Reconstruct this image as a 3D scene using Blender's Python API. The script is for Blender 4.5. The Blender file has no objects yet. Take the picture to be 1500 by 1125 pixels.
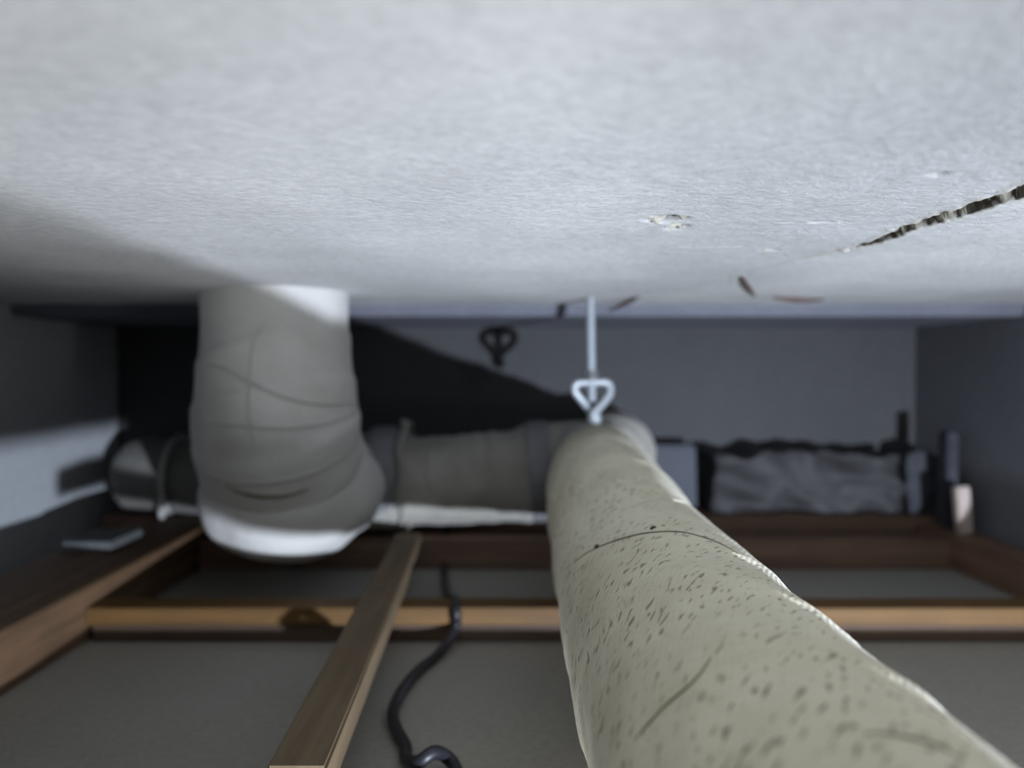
import bpy, bmesh, math, random
import numpy as np
from mathutils import Vector, noise, Matrix

C = bpy.context.scene.collection
R = math.radians
F = 1083.0                     # focal length in pixels of the 1500x1125 frame
VX, VY = 750.0, 541.0          # vanishing point of the void's long axis
H = 0.076                      # slab soffit above the lens
D = -0.25                      # top of the plasterboard
YB = 1.10                      # back wall
XL, XR = -0.587, 0.60          # side walls

# ------------------------------------------------------------------ camera, world, lights
cam = bpy.data.cameras.new('camera'); cam_o = bpy.data.objects.new('camera', cam); C.objects.link(cam_o)
cam.sensor_width = 36; cam.lens = 36 * F / 1500; cam.clip_start = 0.01
cam_o.rotation_euler = (R(90) - math.atan((562.5 - VY) / F), 0, 0)
cam.dof.use_dof = True; cam.dof.focus_distance = 0.35; cam.dof.aperture_fstop = 4.2
bpy.context.scene.camera = cam_o
vs = bpy.context.scene.view_settings
vs.view_transform = 'Standard'; vs.look = 'None'; vs.gamma = 1; vs.use_curve_mapping = False; vs.exposure = 0.0

w = bpy.data.worlds.new('world'); bpy.context.scene.world = w; w.use_nodes = True
w.node_tree.nodes['Background'].inputs[0].default_value = (0.55, 0.62, 0.75, 1)
w.node_tree.nodes['Background'].inputs[1].default_value = 0.02

def lamp(name, kind, loc, rot, power, col, **kw):
    l = bpy.data.lights.new(name, kind); l.energy = power; l.color = col
    for k, v in kw.items(): setattr(l, k, v)
    o = bpy.data.objects.new(name, l); C.objects.link(o); o.location = loc; o.rotation_euler = rot
    return o
# the work torch held low in the hatch, right of the lagged pipe
TORCH = Vector((0.50, -0.42, -0.287)); AIM = TORCH + Vector((-.31, .95, -.12))
lamp('work_torch', 'SPOT', TORCH, (AIM - TORCH).to_track_quat('-Z', 'Y').to_euler(), 122.0, (0.76, 0.85, 1.0),
     shadow_soft_size=0.010, spot_size=R(92), spot_blend=1.0)
# added fill light right of the pipe, brightening its edge and the slab
lamp('pipe_edge_fill', 'POINT', (0.50, -0.12, -0.13), (0, 0, 0), 2.0, (1.0, 0.98, 0.95), shadow_soft_size=0.03)
# light of the room below coming up through the open hatch
lamp('room_light', 'AREA', (-0.08, 0.00, -0.62), (R(165), 0, 0), 3.4, (0.90, 0.94, 1.0), shape='RECTANGLE', size=0.3, size_y=0.2)
# weak fill light added beside the lens for the riser and front
lamp('camera_fill', 'POINT', (-0.03, -0.02, 0.015), (0, 0, 0), 0.08, (1.0, 0.97, 0.9), shadow_soft_size=0.008)

# ------------------------------------------------------------------ helpers
def P(x, y, Y): return Vector(((x - VX) / F * Y, Y, -(y - VY) / F * Y))

def tag(o, label=None, cat=None, group=None, kind=None):
    if label: o['label'] = label
    if cat: o['category'] = cat
    if group: o['group'] = group
    if kind: o['kind'] = kind
    return o

def empty(name, loc=(0, 0, 0), label=None, cat=None, group=None):
    o = bpy.data.objects.new(name, None); C.objects.link(o); o.location = loc; o.empty_display_size = 0.02
    return tag(o, label, cat, group)

def link(name, me, mat, parent=None, smooth=False):
    o = bpy.data.objects.new(name, me); C.objects.link(o)
    if mat: me.materials.append(mat)
    if smooth:
        me.polygons.foreach_set('use_smooth', [True] * len(me.polygons))
    if parent:
        o.parent = parent
        o.location = -parent.location
    return o

def pydata(name, vs_, fs, mat, parent=None, smooth=False, uv=None):
    me = bpy.data.meshes.new(name); me.from_pydata([tuple(v) for v in vs_], [], fs)
    if uv is not None:
        l = me.uv_layers.new(name='UVMap')
        li = np.empty(len(me.loops), dtype=np.int32); me.loops.foreach_get('vertex_index', li)
        l.data.foreach_set('uv', np.asarray(uv, dtype=np.float32)[li].ravel())
    me.update()
    return link(name, me, mat, parent, smooth)

def box(name, x0, x1, y0, y1, z0, z1, mat, parent=None, bev=0.0015, skew=0.0, rough=0.0, seed=0):
    """bevelled box; skew shifts the far end in x, rough nudges the verts of the cut timber"""
    bm = bmesh.new()
    bmesh.ops.create_cube(bm, size=1)
    cx, cy, cz = (x0 + x1) / 2, (y0 + y1) / 2, (z0 + z1) / 2
    for v in bm.verts:
        v.co = Vector((v.co.x * (x1 - x0), v.co.y * (y1 - y0), v.co.z * (z1 - z0)))
    if rough:
        L = max(x1 - x0, y1 - y0); ax = 0 if x1 - x0 > y1 - y0 else 1
        es = [e for e in bm.edges if abs((e.verts[0].co - e.verts[1].co)[ax]) > L * .9]
        bmesh.ops.subdivide_edges(bm, edges=es, cuts=24, use_grid_fill=True)
        for v in bm.verts:
            n = noise.noise_vector(Vector((v.co[ax] * 9 + seed * 7.1, v.co.z * 20, v.co[1 - ax] * 20)))
            v.co += Vector((n.x, n.y, n.z * .6)) * rough
    if bev:
        es = [e for e in bm.edges if len(e.link_faces) == 2 and e.calc_face_angle(0) > 1.0]
        bmesh.ops.bevel(bm, geom=es, offset=bev, segments=2, affect='EDGES')
    if skew:
        for v in bm.verts: v.co.x += skew * (v.co.y / (y1 - y0) + .5)
    me = bpy.data.meshes.new(name); bm.to_mesh(me); bm.free()
    o = link(name, me, mat, parent)
    o.location = Vector((cx, cy, cz)) - (parent.location if parent else Vector())
    return o

def catmull(pts, n):
    pts = [Vector(p) for p in pts]; out = []
    ext = [pts[0] * 2 - pts[1]] + pts + [pts[-1] * 2 - pts[-2]]
    for i in range(1, len(ext) - 2):
        a, b, c, d = ext[i - 1:i + 3]
        for k in range(n):
            t = k / n
            out.append(.5 * ((2 * b) + (c - a) * t + (2 * a - 5 * b + 4 * c - d) * t * t + (3 * b - a - 3 * c + d) * t ** 3))
    out.append(pts[-1]); return out

def resample(sp, n):
    d = [0]
    for a, b in zip(sp, sp[1:]): d.append(d[-1] + (b - a).length)
    out = []; j = 0
    for k in range(n + 1):
        s = d[-1] * k / n
        while j < len(sp) - 2 and d[j + 1] < s: j += 1
        t = (s - d[j]) / max(1e-9, d[j + 1] - d[j])
        out.append(sp[j].lerp(sp[j + 1], min(1, max(0, t))))
    return out, d[-1]

def tube(name, ctrl, rad, mat, parent=None, n=60, m=32, up=(0, 0, 1), caps=True, dom=False):
    """swept tube. rad: number or f(s, t, theta) -> radius, s in metres along, t in 0..1. theta 0 = up"""
    sp, L = resample(catmull(ctrl, 14), n)
    tan = [(sp[min(i + 1, n)] - sp[max(i - 1, 0)]).normalized() for i in range(n + 1)]
    u = Vector(up); u = (u - tan[0] * u.dot(tan[0])).normalized()
    V = []; UV = []
    for i in range(n + 1):
        u = (u - tan[i] * u.dot(tan[i])).normalized(); s_ = tan[i].cross(u)
        for k in range(m):
            th = 2 * math.pi * k / m
            r = rad(L * i / n, i / n, th) if callable(rad) else rad
            V.append(sp[i] + (u * math.cos(th) + s_ * math.sin(th)) * r)
            UV.append((k / m, L * i / n))
    Fc = []
    for i in range(n):
        for k in range(m):
            a = i * m + k; b = i * m + (k + 1) % m
            Fc.append((a, b, b + m, a + m))
    if caps:
        for base, c, flip in ((0, sp[0], False), (n * m, sp[-1], True)):
            V.append(c + (tan[0] * -1 if base == 0 else tan[-1]) * (0.004 if dom else 0)); UV.append((0.5, 0 if base == 0 else L)); ci = len(V) - 1
            for k in range(m):
                a, b = base + k, base + (k + 1) % m
                Fc.append((ci, a, b) if flip else (ci, b, a))
    o = pydata(name, V, Fc, mat, parent, True, UV)
    return o

# ------------------------------------------------------------------ materials
def mat_new(name):
    m = bpy.data.materials.new(name); m.use_nodes = True
    nt = m.node_tree; return m, nt, nt.nodes['Principled BSDF']
def N(nt, t, **kw):
    n = nt.nodes.new(t)
    for k, v in kw.items():
        if k in n.inputs.keys() if isinstance(k, str) and hasattr(n.inputs, 'keys') else False: n.inputs[k].default_value = v
        else: setattr(n, k, v)
    return n
def ramp(nt, fac, stops):
    r = nt.nodes.new('ShaderNodeValToRGB'); e = r.color_ramp.elements
    e[0].position, e[0].color = stops[0][0], (*stops[0][1], 1)
    e[1].position, e[1].color = stops[-1][0], (*stops[-1][1], 1)
    for p, c in stops[1:-1]:
        q = e.new(p); q.color = (*c, 1)
    nt.links.new(fac, r.inputs[0]); return r.outputs[0]
def mapping(nt, src, scale=(1, 1, 1), rot=(0, 0, 0), loc=(0, 0, 0)):
    t = nt.nodes.new('ShaderNodeTexCoord'); m = nt.nodes.new('ShaderNodeMapping')
    m.inputs['Scale'].default_value = scale; m.inputs['Rotation'].default_value = rot; m.inputs['Location'].default_value = loc
    nt.links.new(t.outputs[src], m.inputs[0]); return m.outputs[0]
def noise_t(nt, vec, scale, detail=6, rough=.6):
    n = nt.nodes.new('ShaderNodeTexNoise'); n.inputs['Scale'].default_value = scale
    n.inputs['Detail'].default_value = detail; n.inputs['Roughness'].default_value = rough
    nt.links.new(vec, n.inputs['Vector']); return n.outputs['Fac']
def mix(nt, fac, a, b, mode='MIX'):
    n = nt.nodes.new('ShaderNodeMixRGB'); n.blend_type = mode
    for i, x in enumerate((fac, a, b)):
        if isinstance(x, (int, float)): n.inputs[i].default_value = x
        elif isinstance(x, tuple): n.inputs[i].default_value = (*x, 1)
        else: nt.links.new(x, n.inputs[i])
    return n.outputs[0]
def bump(nt, bsdf, h, strength, dist, prev=None):
    b = nt.nodes.new('ShaderNodeBump'); b.inputs['Strength'].default_value = strength; b.inputs['Distance'].default_value = dist
    nt.links.new(h, b.inputs['Height'])
    if prev is not None: nt.links.new(prev, b.inputs['Normal'])
    if bsdf: nt.links.new(b.outputs[0], bsdf.inputs['Normal'])
    return b.outputs[0]

def concrete(name, c0, c1, scale=9, rough=.85, bs=.5, attr=False, bd=.002):
    m, nt, b = mat_new(name)
    v = mapping(nt, 'Object')
    col = ramp(nt, noise_t(nt, v, scale, 8, .62), [(.35, c0), (.65, c1)])
    v2 = mapping(nt, 'Object', (4, 6, 4))
    fine = noise_t(nt, v2, 40, 10, .75)
    col = mix(nt, .5, col, ramp(nt, fine, [(.3, tuple(x * .62 for x in c0)), (.7, tuple(min(1, x * 1.12) for x in c1))]))
    if attr:
        a = nt.nodes.new('ShaderNodeAttribute'); a.attribute_name = 'wear'
        sp = nt.nodes.new('ShaderNodeSeparateColor'); nt.links.new(a.outputs['Color'], sp.inputs[0])
        col = mix(nt, sp.outputs[0], col, (.05, .040, .028))
        col = mix(nt, sp.outputs[1], col, (.56, .53, .44))
        col = mix(nt, sp.outputs[2], col, (.36, .37, .36))
    nt.links.new(col, b.inputs['Base Color']); b.inputs['Roughness'].default_value = rough
    p = bump(nt, None, noise_t(nt, v2, 60, 6, .7), bs, bd)
    bump(nt, b, noise_t(nt, v, 420, 3, .6), bs * .5, .0006, p)
    return m

def wood(name, dark, light, scale=1.0, axis='x'):
    m, nt, b = mat_new(name)
    sc = (2.2, 34, 34) if axis == 'x' else (34, 2.2, 34) if axis == 'y' else (34, 34, 2.2)
    v = mapping(nt, 'Object', tuple(s * scale for s in sc))
    g = noise_t(nt, v, 2.2, 8, .65)
    v2 = mapping(nt, 'Object', (3, 3, 3))
    col = ramp(nt, g, [(.32, dark), (.68, light)])
    col = mix(nt, ramp(nt, noise_t(nt, v2, 4, 3), [(.5, (0, 0, 0)), (.75, (.55, .55, .55))]), col, dark)
    wv = nt.nodes.new('ShaderNodeTexVoronoi'); wv.inputs['Scale'].default_value = 1.0
    nt.links.new(mapping(nt, 'Object', tuple(10 if s < 10 else 18 for s in sc)), wv.inputs['Vector'])
    knot = ramp(nt, wv.outputs['Distance'], [(.04, (.8, .8, .8)), (.16, (0, 0, 0))])
    col = mix(nt, knot, col, tuple(x * .35 for x in dark))
    nt.links.new(col, b.inputs['Base Color']); b.inputs['Roughness'].default_value = .7
    bump(nt, b, g, .4, .0012)
    return m

def lagging(name, base, light, fleck, fleck_amt=.8, dirt=.35, circ=.377, lean=38):
    """woven glass-cloth lagging printed with brown flecks; UV: x round the pipe, y in metres along it"""
    m, nt, b = mat_new(name)
    v = mapping(nt, 'UV', (circ, 1, 1))
    big = noise_t(nt, v, 11, 5, .6)
    col = ramp(nt, big, [(.34, base), (.66, light)])
    # flecks: stretched noise, leaning with the wrap
    vr = mapping(nt, 'UV', (circ, 1, 1), (0, 0, R(lean)))
    vm = nt.nodes.new('ShaderNodeMapping'); vm.inputs['Scale'].default_value = (470, 120, 1); nt.links.new(vr, vm.inputs[0]); vf = vm.outputs[0]
    vf2 = mapping(nt, 'UV', (circ * 1, 1, 1))
    fl = noise_t(nt, vf, 1.0, 1.0, .4)
    flm = ramp(nt, fl, [(.60, (0, 0, 0)), (.68, (1, 1, 1))])
    area = ramp(nt, noise_t(nt, vf2, 16, 3, .5), [(.34, (0, 0, 0)), (.5, (1, 1, 1))])
    f = mix(nt, 1.0, flm, area, 'MULTIPLY'); f = mix(nt, 1.0, f, (fleck_amt,) * 3, 'MULTIPLY')
    col = mix(nt, f, col, fleck)
    # hairline scratches and grime
    vs2 = mapping(nt, 'UV', (circ * 90, 14, 1), (0, 0, R(52)))
    sc = ramp(nt, noise_t(nt, vs2, .8, 6, .7), [(.62, (0, 0, 0)), (.75, (dirt, dirt, dirt))])
    col = mix(nt, sc, col, tuple(x * .75 for x in fleck))
    nt.links.new(col, b.inputs['Base Color']); b.inputs['Roughness'].default_value = .78
    b.inputs['Sheen Weight'].default_value = .15
    # weave
    wv = nt.nodes.new('ShaderNodeTexWave'); wv.bands_direction = 'X'; wv.inputs['Scale'].default_value = 120; wv.inputs['Distortion'].default_value = 1.2
    wh = nt.nodes.new('ShaderNodeTexWave'); wh.bands_direction = 'Y'; wh.inputs['Scale'].default_value = 120; wh.inputs['Distortion'].default_value = 1.2
    vv = mapping(nt, 'UV', (circ, 1, 1), (0, 0, R(22)))
    nt.links.new(vv, wv.inputs['Vector']); nt.links.new(vv, wh.inputs['Vector'])
    wmix = mix(nt, .5, wv.outputs['Fac'], wh.outputs['Fac'])
    p = bump(nt, None, wmix, .35, .0005)
    p = bump(nt, None, noise_t(nt, v, 160, 5, .7), .5, .0010, p)
    bump(nt, b, noise_t(nt, mapping(nt, 'UV', (circ * 14, 60, 1), (0, 0, R(20))), 1.3, 5, .6), .5, .0035, p)
    return m

def plain(name, col, rough=.6, metal=0.0, var=.15, scale=30, bs=.2):
    m, nt, b = mat_new(name)
    v = mapping(nt, 'Object')
    n = noise_t(nt, v, scale, 5, .6)
    c = ramp(nt, n, [(.3, tuple(x * (1 - var) for x in col)), (.7, tuple(min(1, x * (1 + var)) for x in col))])
    nt.links.new(c, b.inputs['Base Color']); b.inputs['Roughness'].default_value = rough; b.inputs['Metallic'].default_value = metal
    bump(nt, b, n, bs, .001)
    return m

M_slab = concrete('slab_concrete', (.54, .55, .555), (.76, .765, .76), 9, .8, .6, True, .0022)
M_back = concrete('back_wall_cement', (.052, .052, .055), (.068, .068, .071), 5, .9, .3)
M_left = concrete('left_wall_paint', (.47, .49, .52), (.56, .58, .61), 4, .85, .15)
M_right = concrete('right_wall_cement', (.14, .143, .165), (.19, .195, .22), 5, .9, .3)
M_trim = concrete('beam_concrete', (.12, .125, .155), (.17, .175, .21), 8, .85, .3)
M_board = concrete('plasterboard_paper', (.27, .255, .225), (.34, .325, .29), 6, .95, .08)
M_wood_g = wood('golden_pine', (.085, .040, .008), (.145, .074, .017), 1, 'x')
M_wood_d = wood('dark_packing_wood', (.05, .03, .02), (.10, .06, .035), 1, 'x')
M_wood_r = wood('reddish_pine', (.10, .06, .04), (.20, .12, .08), 1, 'x')
M_wood_l = wood('old_brown_pine', (.08, .045, .025), (.19, .11, .055), 1, 'y')
M_wood_n = wood('runner_pine', (.095, .065, .036), (.185, .13, .072), 1, 'y')
M_wood_rj = wood('right_joist_pine', (.13, .07, .045), (.24, .14, .09), 1, 'y')
M_lag = lagging('glass_cloth_lagging', (.60, .55, .39), (.76, .71, .54), (.20, .15, .08), .85)
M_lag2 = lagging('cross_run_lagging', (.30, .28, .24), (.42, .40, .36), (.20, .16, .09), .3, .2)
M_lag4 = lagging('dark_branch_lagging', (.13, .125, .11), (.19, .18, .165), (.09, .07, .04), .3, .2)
M_lag3 = lagging('riser_tape_wrap', (.50, .49, .46), (.62, .61, .59), (.32, .29, .22), .15, .15, .45)
M_hub = plain('grey_coupling', (.22, .22, .23), .7, 0, .12)
M_crease = plain('soiled_crease', (.16, .14, .09), .9, 0, .4, 120)
M_ridge = plain('clean_ridge', (.60, .58, .46), .8, 0, .1)
M_zinc = plain('zinc_plated_steel', (.36, .39, .42), .4, .3, .06, 60, .1)
M_nut = plain('dull_steel_nut', (.16, .16, .17), .5, .6, .1)
M_cable = plain('black_cable_sheath', (.012, .012, .016), .45)
M_staple = plain('black_staple', (.03, .03, .025), .5)
M_rust = plain('rusty_brown', (.10, .06, .05), .9, 0, .4, 200)
M_bag = plain('grey_plastic_sheet', (.034, .033, .035), .75, 0, .2, 20, .4)
M_pale = plain('pale_card', (.045, .05, .066), .7, 0, .1)
M_dark = plain('dark_foam', (.035, .036, .045), .85, 0, .3)
M_offcut = plain('grey_board_offcut', (.12, .125, .13), .9, 0, .2)
M_pine_p = wood('pale_offcut_wood', (.34, .27, .24), (.48, .40, .36), 1, 'z')

# ------------------------------------------------------------------ the setting
def axis_steps(segs):
    out = [segs[0][0]]
    for a, b, st in segs:
        n = max(1, round((b - a) / st)); out += [a + (b - a) * k / n for k in range(1, n + 1)]
    return np.array(out)
def polydist(X, Y, pts):
    """distance to a polyline and the parameter 0..1 along it"""
    best = np.full(X.shape, 9.0); tt = np.zeros(X.shape)
    n = len(pts) - 1
    for i in range(n):
        a, b = np.array(pts[i]), np.array(pts[i + 1]); d = b - a
        t = np.clip(((X - a[0]) * d[0] + (Y - a[1]) * d[1]) / (d @ d), 0, 1)
        q = np.hypot(X - a[0] - t * d[0], Y - a[1] - t * d[1])
        k = q < best; best[k] = q[k]; tt[k] = ((i + t) / n)[k]
    return best, tt
def S(x, y):
    Y = H * F / (VY - y); return ((x - VX) / F * Y, Y)     # point of the soffit seen there
def vnoise(X, Y, sc, seed=0):
    f = np.vectorize(lambda a, b: noise.noise(Vector((a * sc + seed, b * sc, seed * 1.7))))
    return f(X, Y)

xs = axis_steps([(XL - .05, -.32, .02), (-.32, .02, .008), (.02, .36, .0017), (.36, XR + .05, .02)])
ys = axis_steps([(-.75, .10, .03), (.10, .24, .008), (.24, .62, .0020), (.62, .88, .008)])
X, Yg = np.meshgrid(xs, ys)
crack = [S(1560, 258), S(1500, 280), S(1440, 297), S(1385, 318), S(1330, 334), S(1290, 350), S(1240, 364)]
ridge = [S(1240, 364), S(1180, 378), S(1120, 392), S(1060, 408), S(1000, 424)]
n1 = vnoise(X, Yg, 90, 3); n2 = vnoise(X, Yg, 260, 8); n0 = vnoise(X, Yg, 14, 5)
dc, tc = polydist(X + n1 * .0022, Yg + n2 * .0030, crack)
wcr = .0070 * (1 - tc) ** .8 + .0012 + n1 * .0016
incr = np.clip((wcr - dc) / .0012, 0, 1)
incd = np.clip((wcr + .0016 + n2 * .0016 - dc) / .0006, 0, 1) * (tc < .999)
rim = np.clip(1 - np.abs(dc - wcr - .0030) / .0030, 0, 1) * (1 - incd) * np.clip(.6 + n2, 0, 1)
dr, tr = polydist(X + n1 * .002, Yg + n2 * .002, ridge)
rdg = np.clip(1 - dr / (.0055 * (1 - .4 * tr)), 0, 1)
Z = H + n0 * .0012 + n1 * .0003 + incr * (.0050 + n2 * .004) - rim * .0012 - rdg * .0010 * (1 + n2)
dark = incd * np.clip(1.1 + n2 * 1.2, 0, 1); pale = np.clip(rim * .8 + rdg * .45 + incd * np.clip(-n2 * 4.5 - .25, 0, 1) * .9, 0, 1)
grey = np.zeros_like(X)
for (px, py, wx, wy, amt) in ((975, 324, 40, 4.5, 1), (995, 334, 18, 4, 1), (1128, 367, 16, 2.0, .8), (1369, 257, 18, 2.8, .6),
                              (1196, 327, 58, 1.2, .6), (1050, 361, 95, .7, .35)):
    c = S(px, py); ax = wx / F * c[1]; ay = abs(S(px, py + wy)[1] - S(px, py - wy)[1]) / 2
    q = ((X - c[0]) / ax) ** 2 + ((Yg - c[1]) / ay) ** 2 + n1 * 1.1 + n2 * .9
    k = np.clip(1.2 - q, 0, 1) * amt
    Z += k * .0022 * (1 + n2 * 2.0)
    dark = np.maximum(dark, k * np.clip(n2 * 4 + .45, 0, .95)); pale = np.maximum(pale, k * np.clip(-n2 * 2.5 + .25, 0, .9))
# trowel scratches
for a, b in ((S(640, 268), S(690, 236)), (S(400, 300), S(470, 322)), (S(560, 345), S(640, 352)), (S(1160, 330), S(1250, 322))):
    d, _ = polydist(X, Yg, [a, b]); grey = np.maximum(grey, 0); pale = np.maximum(pale, np.clip(1 - d / .0012, 0, 1) * .4)
nr, nc = X.shape
V = np.stack([X.ravel(), Yg.ravel(), Z.ravel()], 1)
idx = np.arange(nr * nc).reshape(nr, nc)
Fq = np.stack([idx[:-1, :-1].ravel(), idx[1:, :-1].ravel(), idx[1:, 1:].ravel(), idx[:-1, 1:].ravel()], 1)
me = bpy.data.meshes.new('ceiling')
nv = len(V); base = [tuple(v) for v in V.tolist()]
# top and sides give the slab real thickness
x0, x1, y0, y1 = xs[0], xs[-1], ys[0], ys[-1]
base += [(x0, y0, H + .12), (x1, y0, H + .12), (x1, y1, H + .12), (x0, y1, H + .12)]
faces = Fq.tolist() + [[nv, nv + 1, nv + 2, nv + 3]]
faces += [[*idx[0, :].tolist(), nv + 1, nv], [*idx[-1, ::-1].tolist(), nv + 3, nv + 2],
          [*idx[::-1, 0].tolist(), nv, nv + 3], [*idx[:, -1].tolist(), nv + 2, nv + 1]]
me.from_pydata(base, [], faces)
ca = me.color_attributes.new('wear', 'FLOAT_COLOR', 'POINT')
cc = np.zeros((nv + 4, 4), dtype=np.float32); cc[:, 3] = 1
cc[:nv, 0] = dark.ravel(); cc[:nv, 1] = pale.ravel(); cc[:nv, 2] = grey.ravel()
ca.data.foreach_set('color', cc.ravel())
ceiling = link('ceiling', me, M_slab, None, True); tag(ceiling, kind='structure')

tag(box('trim_1', XL - .05, XR + .05, .866, YB, .0625, H + .12, M_trim, bev=.004), kind='structure')
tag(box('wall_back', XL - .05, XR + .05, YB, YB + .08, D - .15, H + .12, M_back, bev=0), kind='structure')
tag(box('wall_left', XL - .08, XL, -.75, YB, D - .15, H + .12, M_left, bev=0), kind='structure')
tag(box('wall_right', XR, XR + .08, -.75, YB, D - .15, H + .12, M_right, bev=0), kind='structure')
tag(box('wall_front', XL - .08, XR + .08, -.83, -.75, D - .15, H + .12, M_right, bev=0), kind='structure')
# plasterboard with the open hatch round the camera
hx0, hx1, hy0, hy1 = -.22, XR - .03, -.62, .40
bm = bmesh.new()
ox = [XL, hx0, hx1, XR]; oy = [-.75, hy0, hy1, YB]
g = {}
for zi, z in enumerate((D, D - .0095)):
    for i, x in enumerate(ox):
        for j, y in enumerate(oy): g[zi, i, j] = bm.verts.new((x, y, z))
for i in range(3):
    for j in range(3):
        if i == 1 and j == 1: continue
        bm.faces.new([g[0, i, j], g[0, i + 1, j], g[0, i + 1, j + 1], g[0, i, j + 1]])
        bm.faces.new([g[1, i, j + 1], g[1, i + 1, j + 1], g[1, i + 1, j], g[1, i, j]])
ring = [(1, 1), (2, 1), (2, 2), (1, 2)]
for a, b in zip(ring, ring[1:] + ring[:1]): bm.faces.new([g[0, *a], g[0, *b], g[1, *b], g[1, *a]])
me = bpy.data.meshes.new('floor'); bm.to_mesh(me); bm.free()
tag(link('floor', me, M_board), kind='structure')

# ------------------------------------------------------------------ timber framing
t = box('ceiling_joist', -.500, -.390, -.70, 1.00, D, -.200, M_wood_l, rough=.0012, seed=1)
tag(t, 'wide dark brown timber joist lying flat along the left wall', 'joist')
t = box('ceiling_joist', .55, .592, -.70, 1.00, D, -.208, M_wood_rj, rough=.0012, seed=2)
tag(t, 'dark brown timber joist along the right wall', 'joist')
t = box('timber_batten', -.39, .55, .670, .702, -.2335, -.2180, M_wood_g, rough=.0010, seed=3)
tag(t, 'nearest golden pine cross batten on the board, under the black cable', 'batten')
ps = box('packing_strip', -.385, .545, .672, .700, D, -.2333, M_wood_d, t, rough=.0006, seed=13)
t = box('timber_batten', -.39, .55, .918, .950, D, -.213, M_wood_r, rough=.0010, seed=4)
tag(t, 'reddish brown middle cross batten, one behind the golden batten', 'batten')
t = box('timber_batten', -.56, .598, 1.003, 1.095, D, -.200, M_wood_r, rough=.0008, seed=5)
tag(t, 'dark brown rear batten along the back wall, under the crumpled sheet', 'batten')
t = box('timber_runner', -.122, -.092, .362, .886, -.2175, -.197, M_wood_n, rough=.0006, skew=-.017, seed=6)
tag(t, 'light pine runner crossing over the golden batten towards the camera', 'batten')
nl = tube('nail_head', [(-.119, .66, -.1975), (-.119, .66, -.1955)], .0028, M_nut, None, 2, 12, up=(0, 1, 0))
nl.parent = t; nl.matrix_parent_inverse = Matrix.Translation(-Vector(t.location))

# ------------------------------------------------------------------ lagged drain pipe
pipe = empty('lagged_pipe', (0.09, 0.93, -.13), 'cloth-lagged drain pipe with a near run, a cross run and a thick riser', 'pipe')

def nz(a, b, c, s=0): return noise.noise(Vector((a + s, b, c)))
def sig(x): return 1 / (1 + math.exp(max(-40.0, min(40.0, -x))))
seams = [(.13, .020, .7), (.335, .022, .3), (.50, .018, .5), (.585, .03, .35), (.655, .018, .3), (.80, .022, .35), (.93, .02, .3), (1.04, .02, .4)]
def rad_main(s, tt, th):
    c, sn = math.cos(th), math.sin(th)
    r = .0600
    for (p, tilt, ph) in seams:
        d = s - (p + tilt * math.cos(th - ph * 6.28))
        r += .0011 * sig(d / .0012) * math.exp(-max(d, 0) / .05) * 1.4    # overlap step
    r += .0022 * nz(s * 9, c * 1.2, sn * 1.2) + .0010 * nz(s * 26 + c * 3, c * 3, sn * 3, 9) + .0005 * nz(s * 70 + c * 9, c * 7, sn * 7, 4)
    # creases pulled tight round the bend
    if s > .98: r += .0016 * abs(nz(s * 60 + c * 6, c * 2, sn * 2, 2))
    r += .003 * math.exp(-((s - .72) / .06) ** 2) * max(0, -math.sin(th))
    r -= .004 * math.exp(-((s - .83) / .03) ** 2) * max(0, -math.sin(th - .5))
    return r
main = tube('main_run', [(.0915, -.28, -.150), (.0915, .1, -.150), (.0905, .4, -.150), (.092, .6, -.141), (.099, .78, -.131), (.107, .90, -.128)],
            rad_main, M_lag, pipe, 420, 150, up=(.55, 0, -1), dom=True)
tag(main, 'fleck-printed beige cloth lagging on the long near run')
# staples closing the overlap
def on_main(px, py, Y):
    return P(px, py, Y)

def rad_elbow(s, tt, th):
    return .0600 + .0020 * abs(nz(s * 45, math.cos(th) * 2, math.sin(th) * 2, 3)) + .0025 * math.sin(math.pi * tt)
elbow = tube('elbow', [(.106, .885, -.129), (.104, .925, -.128), (.085, .955, -.130), (.045, .962, -.132), (.02, .962, -.133)],
             rad_elbow, M_lag2, pipe, 60, 72, up=(0, 0, -1))
def rad_stub(s, tt, th): return .050 + .0022 * abs(nz(s * 50, math.cos(th) * 3, math.sin(th) * 3, 5)) + (.004 if .25 < tt < .6 else 0)
stub = tube('cleanout_stub', [(.118, .92, -.118), (.134, .97, -.113), (.142, 1.03, -.108)], rad_stub, M_lag2, pipe, 24, 48, up=(0, 0, -1))
tag(stub, 'pale wrapped stub rising behind the far end of the long run')

def rad_cross(s, tt, th):
    c, sn = math.cos(th), math.sin(th)
    r = .0570 + .0022 * nz(s * 14, c * 1.5, sn * 1.5, 7) + .0012 * nz(s * 60, c * 4, sn * 4, 7)
    r += .0060 * math.exp(-((s - .175) / .012) ** 2) * (1 + .6 * c)            # ragged collar by the riser
    r += .0035 * (1 if s > .18 else 0)
    r += .0040 * math.exp(-((s - .012) / .010) ** 2)
    r += max(0, -math.sin(th)) * .0055 * abs(nz(s * 48, 0, 0, 21))                        # ruffled upper edge
    return r
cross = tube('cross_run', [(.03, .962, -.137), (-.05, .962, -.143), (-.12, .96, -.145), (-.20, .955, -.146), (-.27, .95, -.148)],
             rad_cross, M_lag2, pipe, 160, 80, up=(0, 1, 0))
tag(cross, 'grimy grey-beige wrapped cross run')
def rad_side(s, tt, th):
    r = .0520 + .002 * nz(s * 20, math.cos(th) * 2, math.sin(th) * 2, 12) + (.0045 if .35 < tt < .43 else 0)
    if tt > .9: r *= math.sqrt(max(.02, 1 - ((tt - .9) / .1) ** 2)) * .45 + .55
    return r
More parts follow.
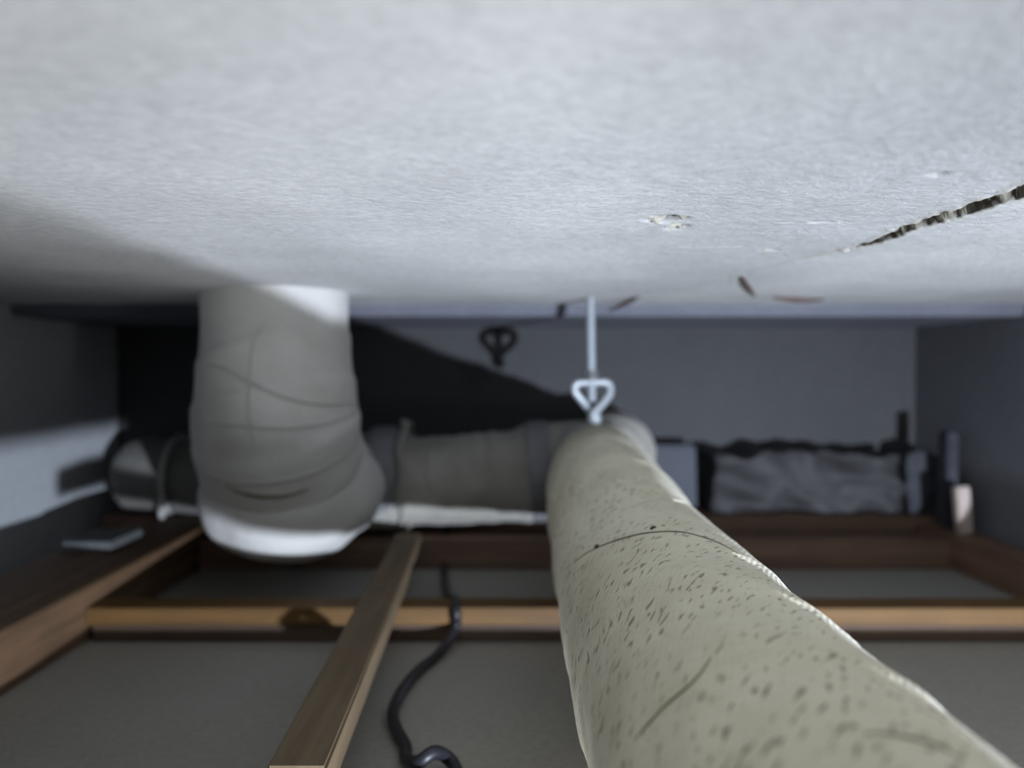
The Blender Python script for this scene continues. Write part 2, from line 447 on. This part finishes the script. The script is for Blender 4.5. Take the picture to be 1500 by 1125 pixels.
side = tube('side_branch', [(-.25, .955, -.148), (-.35, 1.00, -.150), (-.45, 1.028, -.150), (-.545, 1.035, -.147)], rad_side, M_lag4, pipe, 70, 56, up=(0, 1, 0), dom=True)
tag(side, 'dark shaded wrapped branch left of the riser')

rseam = [(.075, .020, 5.2), (.118, .016, 5.0), (.150, .014, 3.7), (.178, .012, 3.4), (.205, .02, 3.2), (.235, .02, 3.0)]
def rad_riser(s, tt, th):
    c, sn = math.cos(th), math.sin(th)
    r = .0705 + .0085 * min(1, max(0, (s - .05) / .10)) ** 1.2
    for (p, tilt, ph) in rseam:
        d = s - (p + tilt * math.cos(th - ph))
        r += .0026 * sig(d / .0016) * math.exp(-max(d, 0) / .026)
    r += .0013 * nz(s * 22, c * 1.4, sn * 1.4, 31)
    if tt > .72: r -= .018 * ((tt - .72) / .28)
    return r
riser = tube('riser', [(-.236, .742, H + .02), (-.236, .742, .0), (-.236, .745, -.060), (-.236, .765, -.096), (-.236, .81, -.118), (-.232, .87, -.130), (-.225, .93, -.138)],
             rad_riser, M_lag3, pipe, 170, 110, up=(0, 1, 0))
tag(riser, 'thick grey tape-wrapped vertical pipe hanging from the slab')
# the trap's drooping wrap under the riser
def rad_trap(s, tt, th):
    e = math.sqrt(max(0.0, 1 - (2 * tt - 1) ** 2))
    return .003 + .056 * e ** .8 * (1 + .08 * nz(s * 30, math.cos(th) * 2, math.sin(th) * 2, 44))
trap = tube('trap_wrap', [(-.312, .770, -.120), (-.262, .752, -.134), (-.225, .752, -.137), (-.195, .79, -.130), (-.172, .85, -.128)],
            rad_trap, M_lag3, riser, 60, 48)
trap.matrix_parent_inverse = Matrix.Identity(4); trap.location = (0, 0, 0)
tag(trap, 'smooth drooping wrap under the bottom of the riser')
# strap on the side branch with its loose tail
tie = tube('tie_strap', [(-.462, 1.029 + .0575 * math.sin(a), -.150 + .0575 * math.cos(a)) for a in [k * math.pi / 8 for k in range(17)]], .0035, M_lag3, side, 96, 8, up=(1, 0, 0), caps=False)
tie.matrix_parent_inverse = Matrix.Identity(4); tie.location = (0, 0, 0)
tail = tube('strap_tail', [(-.462, .973, -.168), (-.458, .962, -.183), (-.456, .961, -.1985)], .004, M_lag3, side, 12, 8)
tail.location = (0, 0, 0)

# couplings under the wrap, tape edges and staples
tube('coupling', [(-.185, .957, -.139), (-.165, .958, -.139), (-.142, .959, -.138)], lambda s, t_, th: .0655 - .002 * (2 * t_ - 1) ** 4 * 2, M_hub, pipe, 12, 56, up=(0, 1, 0))
tube('joint_band', [(.046, .962, -.132), (.034, .962, -.132), (.022, .962, -.133)], lambda s, t_, th: .0655 + .001 * math.sin(th * 5), M_hub, pipe, 8, 56, up=(0, 1, 0))
tube('ruffle', [(-.136 + .003 * math.sin(k * 2.1), .9585 + .0655 * math.sin(a_), -.138 + (.067 + (.006 if abs(a_ - 5.6) < .5 else 0)) * math.cos(a_)) for k, a_ in enumerate([q * math.pi / 12 for q in range(25)])],
     lambda s, t_, th: .0042, M_lag2, cross, 110, 8, up=(1, 0, 0), caps=False).location = (0, 0, 0)
from mathutils.bvhtree import BVHTree
def bvh(o):
    return BVHTree.FromPolygons([v.co.copy() for v in o.data.vertices], [list(p.vertices) for p in o.data.polygons])
def on_surface(tree, x, y):
    h = tree.ray_cast(Vector((0, 0, 0)), P(x, y, 1).normalized())
    return h[0], h[1]
def edge_on(tree, pts, r_, mat, parent, name, lift=.0):
    w = []
    for x, y in pts:
        p, n_ = on_surface(tree, x, y)
        if p is not None: w.append(p + n_ * lift)
    if len(w) > 2:
        o = tube(name, w, lambda s, t_, th: r_ * (.25 + math.sin(math.pi * min(1, max(0, t_))) ** .5), mat, parent, 90, 8)
        o.location = (0, 0, 0)
tm = bvh(main); tr_ = bvh(riser)
def dense(pts, k=5):
    v = catmull([Vector((x, y, 0)) for x, y in pts], k); return [(p.x, p.y) for p in v]
edge_on(tm, dense([(842, 824), (870, 806), (910, 791), (950, 782), (1000, 781), (1050, 795), (1088, 815)]), .0005, M_crease, main, 'wrap_seam')
edge_on(tm, dense([(872, 790), (900, 760), (935, 740), (975, 733), (1005, 736)]), .0010, M_ridge, main, 'wrap_ridge')
edge_on(tm, dense([(930, 1090), (975, 1040), (1020, 1000), (1045, 965)]), .0004, M_crease, main, 'wrap_scratch')
edge_on(tm, dense([(1270, 1080), (1310, 1082), (1370, 1095), (1420, 1120)]), .0005, M_crease, main, 'wrap_seam')
for x_, y_ in ((876, 802), (958, 775)):
    p, n_ = on_surface(tm, x_, y_); d_ = Vector((.7, .7, 0)) * .0022
    st = tube('staple', [p - d_ + n_ * .0002, p + n_ * .0009, p + d_ + n_ * .0002], .0007, M_staple, main, 10, 8); st.location = (0, 0, 0)
edge_on(tr_, dense([(304, 535), (330, 540), (365, 560), (420, 583), (470, 592), (521, 590)]), .0012, M_lag3, riser, 'tape_edge')
edge_on(tr_, dense([(296, 620), (350, 625), (420, 628), (480, 620), (524, 604)]), .0010, M_lag3, riser, 'tape_edge')
edge_on(tr_, dense([(296, 692), (340, 706), (400, 706), (460, 692), (522, 655)]), .0018, M_lag3, riser, 'tape_edge')
edge_on(tr_, dense([(330, 712), (355, 723), (385, 728), (420, 726), (452, 716)]), .0016, M_crease, riser, 'tape_edge')
edge_on(tr_, dense([(392, 470), (372, 500), (366, 545), (364, 600), (372, 660)]), .0009, M_lag3, riser, 'tape_edge')

# ------------------------------------------------------------------ pipe hanger on its threaded rod
YH = .79
hang = empty('pipe_hanger', P(865, 440, YH), 'zinc threaded rod with a heart-shaped wire loop hanging from the slab', 'hanger')
def rad_rod(s, tt, th): return .0047 + .0005 * math.sin(s / .0015 * 6.283 + th)
a = P(864, 430, YH); b = P(867, 588, YH)
tube('threaded_rod', [a + Vector((0, 0, .02)), a.lerp(b, .5), b], rad_rod, M_zinc, hang, 420, 14, up=(0, 1, 0))
bm = bmesh.new(); bmesh.ops.create_cone(bm, cap_ends=True, segments=6, radius1=.0088, radius2=.0088, depth=.0075)
bmesh.ops.bevel(bm, geom=bm.edges[:], offset=.0006, segments=1, affect='EDGES')
bmesh.ops.translate(bm, verts=bm.verts, vec=P(866, 549, YH))
me = bpy.data.meshes.new('nut'); bm.to_mesh(me); bm.free(); link('nut', me, M_nut, hang)
bm = bmesh.new(); bmesh.ops.create_cone(bm, cap_ends=True, segments=24, radius1=.0115, radius2=.0115, depth=.0014)
bmesh.ops.translate(bm, verts=bm.verts, vec=P(866, 555.5, YH))
me = bpy.data.meshes.new('washer'); bm.to_mesh(me); bm.free(); link('washer', me, M_nut, hang)
lp = [(872, 613, .79), (864, 601, .791), (852, 586, .792), (843, 575, .79), (842, 566, .79), (849, 561, .79), (866, 560, .79), (885, 560, .79), (893, 565, .79), (893, 577, .788), (884, 590, .784), (873, 602, .780), (868, 609, .778)]
tube('wire_loop', [P(*q) for q in lp], .0043, M_zinc, hang, 120, 14, up=(0, 1, 0), dom=True)
tube('loop_clasp', [P(866, 604, .784), P(870, 610, .784), P(876, 617, .784)], lambda s, t_, th: .0052 + .002 * math.sin(math.pi * t_), M_zinc, hang, 16, 16, up=(0, 1, 0), dom=True)

# ------------------------------------------------------------------ cable
zc = D + .0055
def G(x, y, z=zc): Y = -z * F / (y - VY); return Vector(((x - VX) / F * Y, Y, z))
cb = [P(655, 770, .985), P(652, 800, .965), P(650, 835, .905), G(655, 872, -.236), P(664, 878, .708), P(667, 887, .685), P(668, 898, .664), P(666, 925, .6635), G(640, 962), G(612, 985), G(588, 1015), G(574, 1048), G(580, 1075), G(592, 1098),
      G(594, 1118), G(612, 1122, D + .012), G(634, 1108, D + .016), G(655, 1116, D + .008), G(668, 1140), G(660, 1200, D + .006)]
cable = tube('electric_cable', cb, .0042, M_cable, None, 260, 12)
tag(cable, 'black cable draped over the golden batten and looping on the board', 'cable')

# ------------------------------------------------------------------ things at the back
def crumple(name, x0, x1, y0, y1, z0, z1, mat, seed, amp=.008, hump=0.0, nx=60, nz_=26):
    """a folded sheet bundle: closed lumpy block with sharp creases"""
    V = []; Fc = []; ny = 10
    bm = bmesh.new(); bmesh.ops.create_cube(bm, size=1)
    bmesh.ops.subdivide_edges(bm, edges=bm.edges[:], cuts=23, use_grid_fill=True)
    for v in bm.verts:
        u, q, h = v.co.x + .5, v.co.y + .5, v.co.z + .5
        p = Vector((x0 + (x1 - x0) * u, y0 + (y1 - y0) * q, z0 + (z1 - z0) * h))
        k = 1 - abs(noise.noise(Vector((p.x * 20 + p.z * 14 + seed, p.z * 15 - p.x * 8, seed)))) * 2.2
        k2 = 1 - abs(noise.noise(Vector((p.x * 55 - p.z * 40 + seed, p.z * 30, seed + 5)))) * 2
        f = min(1, h * 4)
        p.y -= (k * .8 + k2 * .3) * amp * (1 - q)
        if h > .55: p.z += (h - .55) / .45 * (hump * math.exp(-((u - .42) / .22) ** 2) + noise.noise(Vector((p.x * 30, seed, 1))) * amp * .6)
        p.x += noise.noise(Vector((p.z * 40, seed + u, 2))) * amp * .5 * abs(2 * u - 1)
        v.co = p
    me = bpy.data.meshes.new(name); bm.to_mesh(me); bm.free()
    return link(name, me, mat, None, True)
o = crumple('crumpled_sheet', .281, .540, 1.030, 1.088, -.1995, -.122, M_bag, 3.3, .020, .012)
tag(o, 'crumpled grey plastic sheet bundled against the back wall on the rear batten', 'plastic sheet')
o = box('pale_packet', .200, .262, 1.045, 1.085, -.1995, -.108, M_pale, bev=.004, rough=.002, seed=8)
tag(o, 'small pale blue-grey packet standing between the long pipe and the crumpled sheet', 'packet')
o = crumple('dark_bundle', .546, .592, 1.020, 1.085, -.1995, -.118, M_dark, 7.7, .008, .004)
tag(o, 'dark lump of foam in the right rear corner beside the crumpled sheet', 'foam')
o = box('hanger_post', .567, .583, .962, .982, -.2075, -.082, M_dark, bev=.002, rough=.0008, seed=9)
tag(o, 'dark slender upright post standing on the right joist', 'post')
o = box('wood_offcut', .548, .566, .925, .936, -.2075, -.148, M_pine_p, bev=.002, rough=.001, seed=10)
o.rotation_euler = (0, R(-6), 0); o.location.x += .012
tag(o, 'pale upright wood offcut standing on the right joist', 'offcut')
o = box('board_offcut', -.492, -.436, .80, .87, -.1995, -.188, M_offcut, bev=.002, rough=.001, seed=11)
tag(o, 'grey board offcut lying on the wide left joist', 'offcut')

# splinters left in the slab
def splinter(a, b, r, label):
    o = tube('wood_splinter', [a, a.lerp(b, .5) + Vector((0, 0, -.001)), b], lambda s, t_, th: r * (.35 + math.sin(math.pi * min(1, t_ * .8 + .15))) * (1 + .3 * nz(s * 300, math.cos(th), math.sin(th))), M_rust, None, 20, 8)
    return tag(o, label, 'splinter', None)
def SS(x, y, dz=-.002): s = S(x, y); return Vector((s[0], s[1], H + dz))
splinter(SS(1086, 405, -.0002), SS(1106, 432, -.0022), .0014, 'short dark splinter stuck in the slab at the end of the crack')
splinter(SS(935, 434, -.0005), SS(892, 442, -.009), .0020, 'rust-brown splinter hanging from the slab just right of the threaded rod')
splinter(SS(1135, 435, -.001), SS(1205, 438, -.001), .0024, 'flat rust-brown splinter on the slab edge, right of the other two')
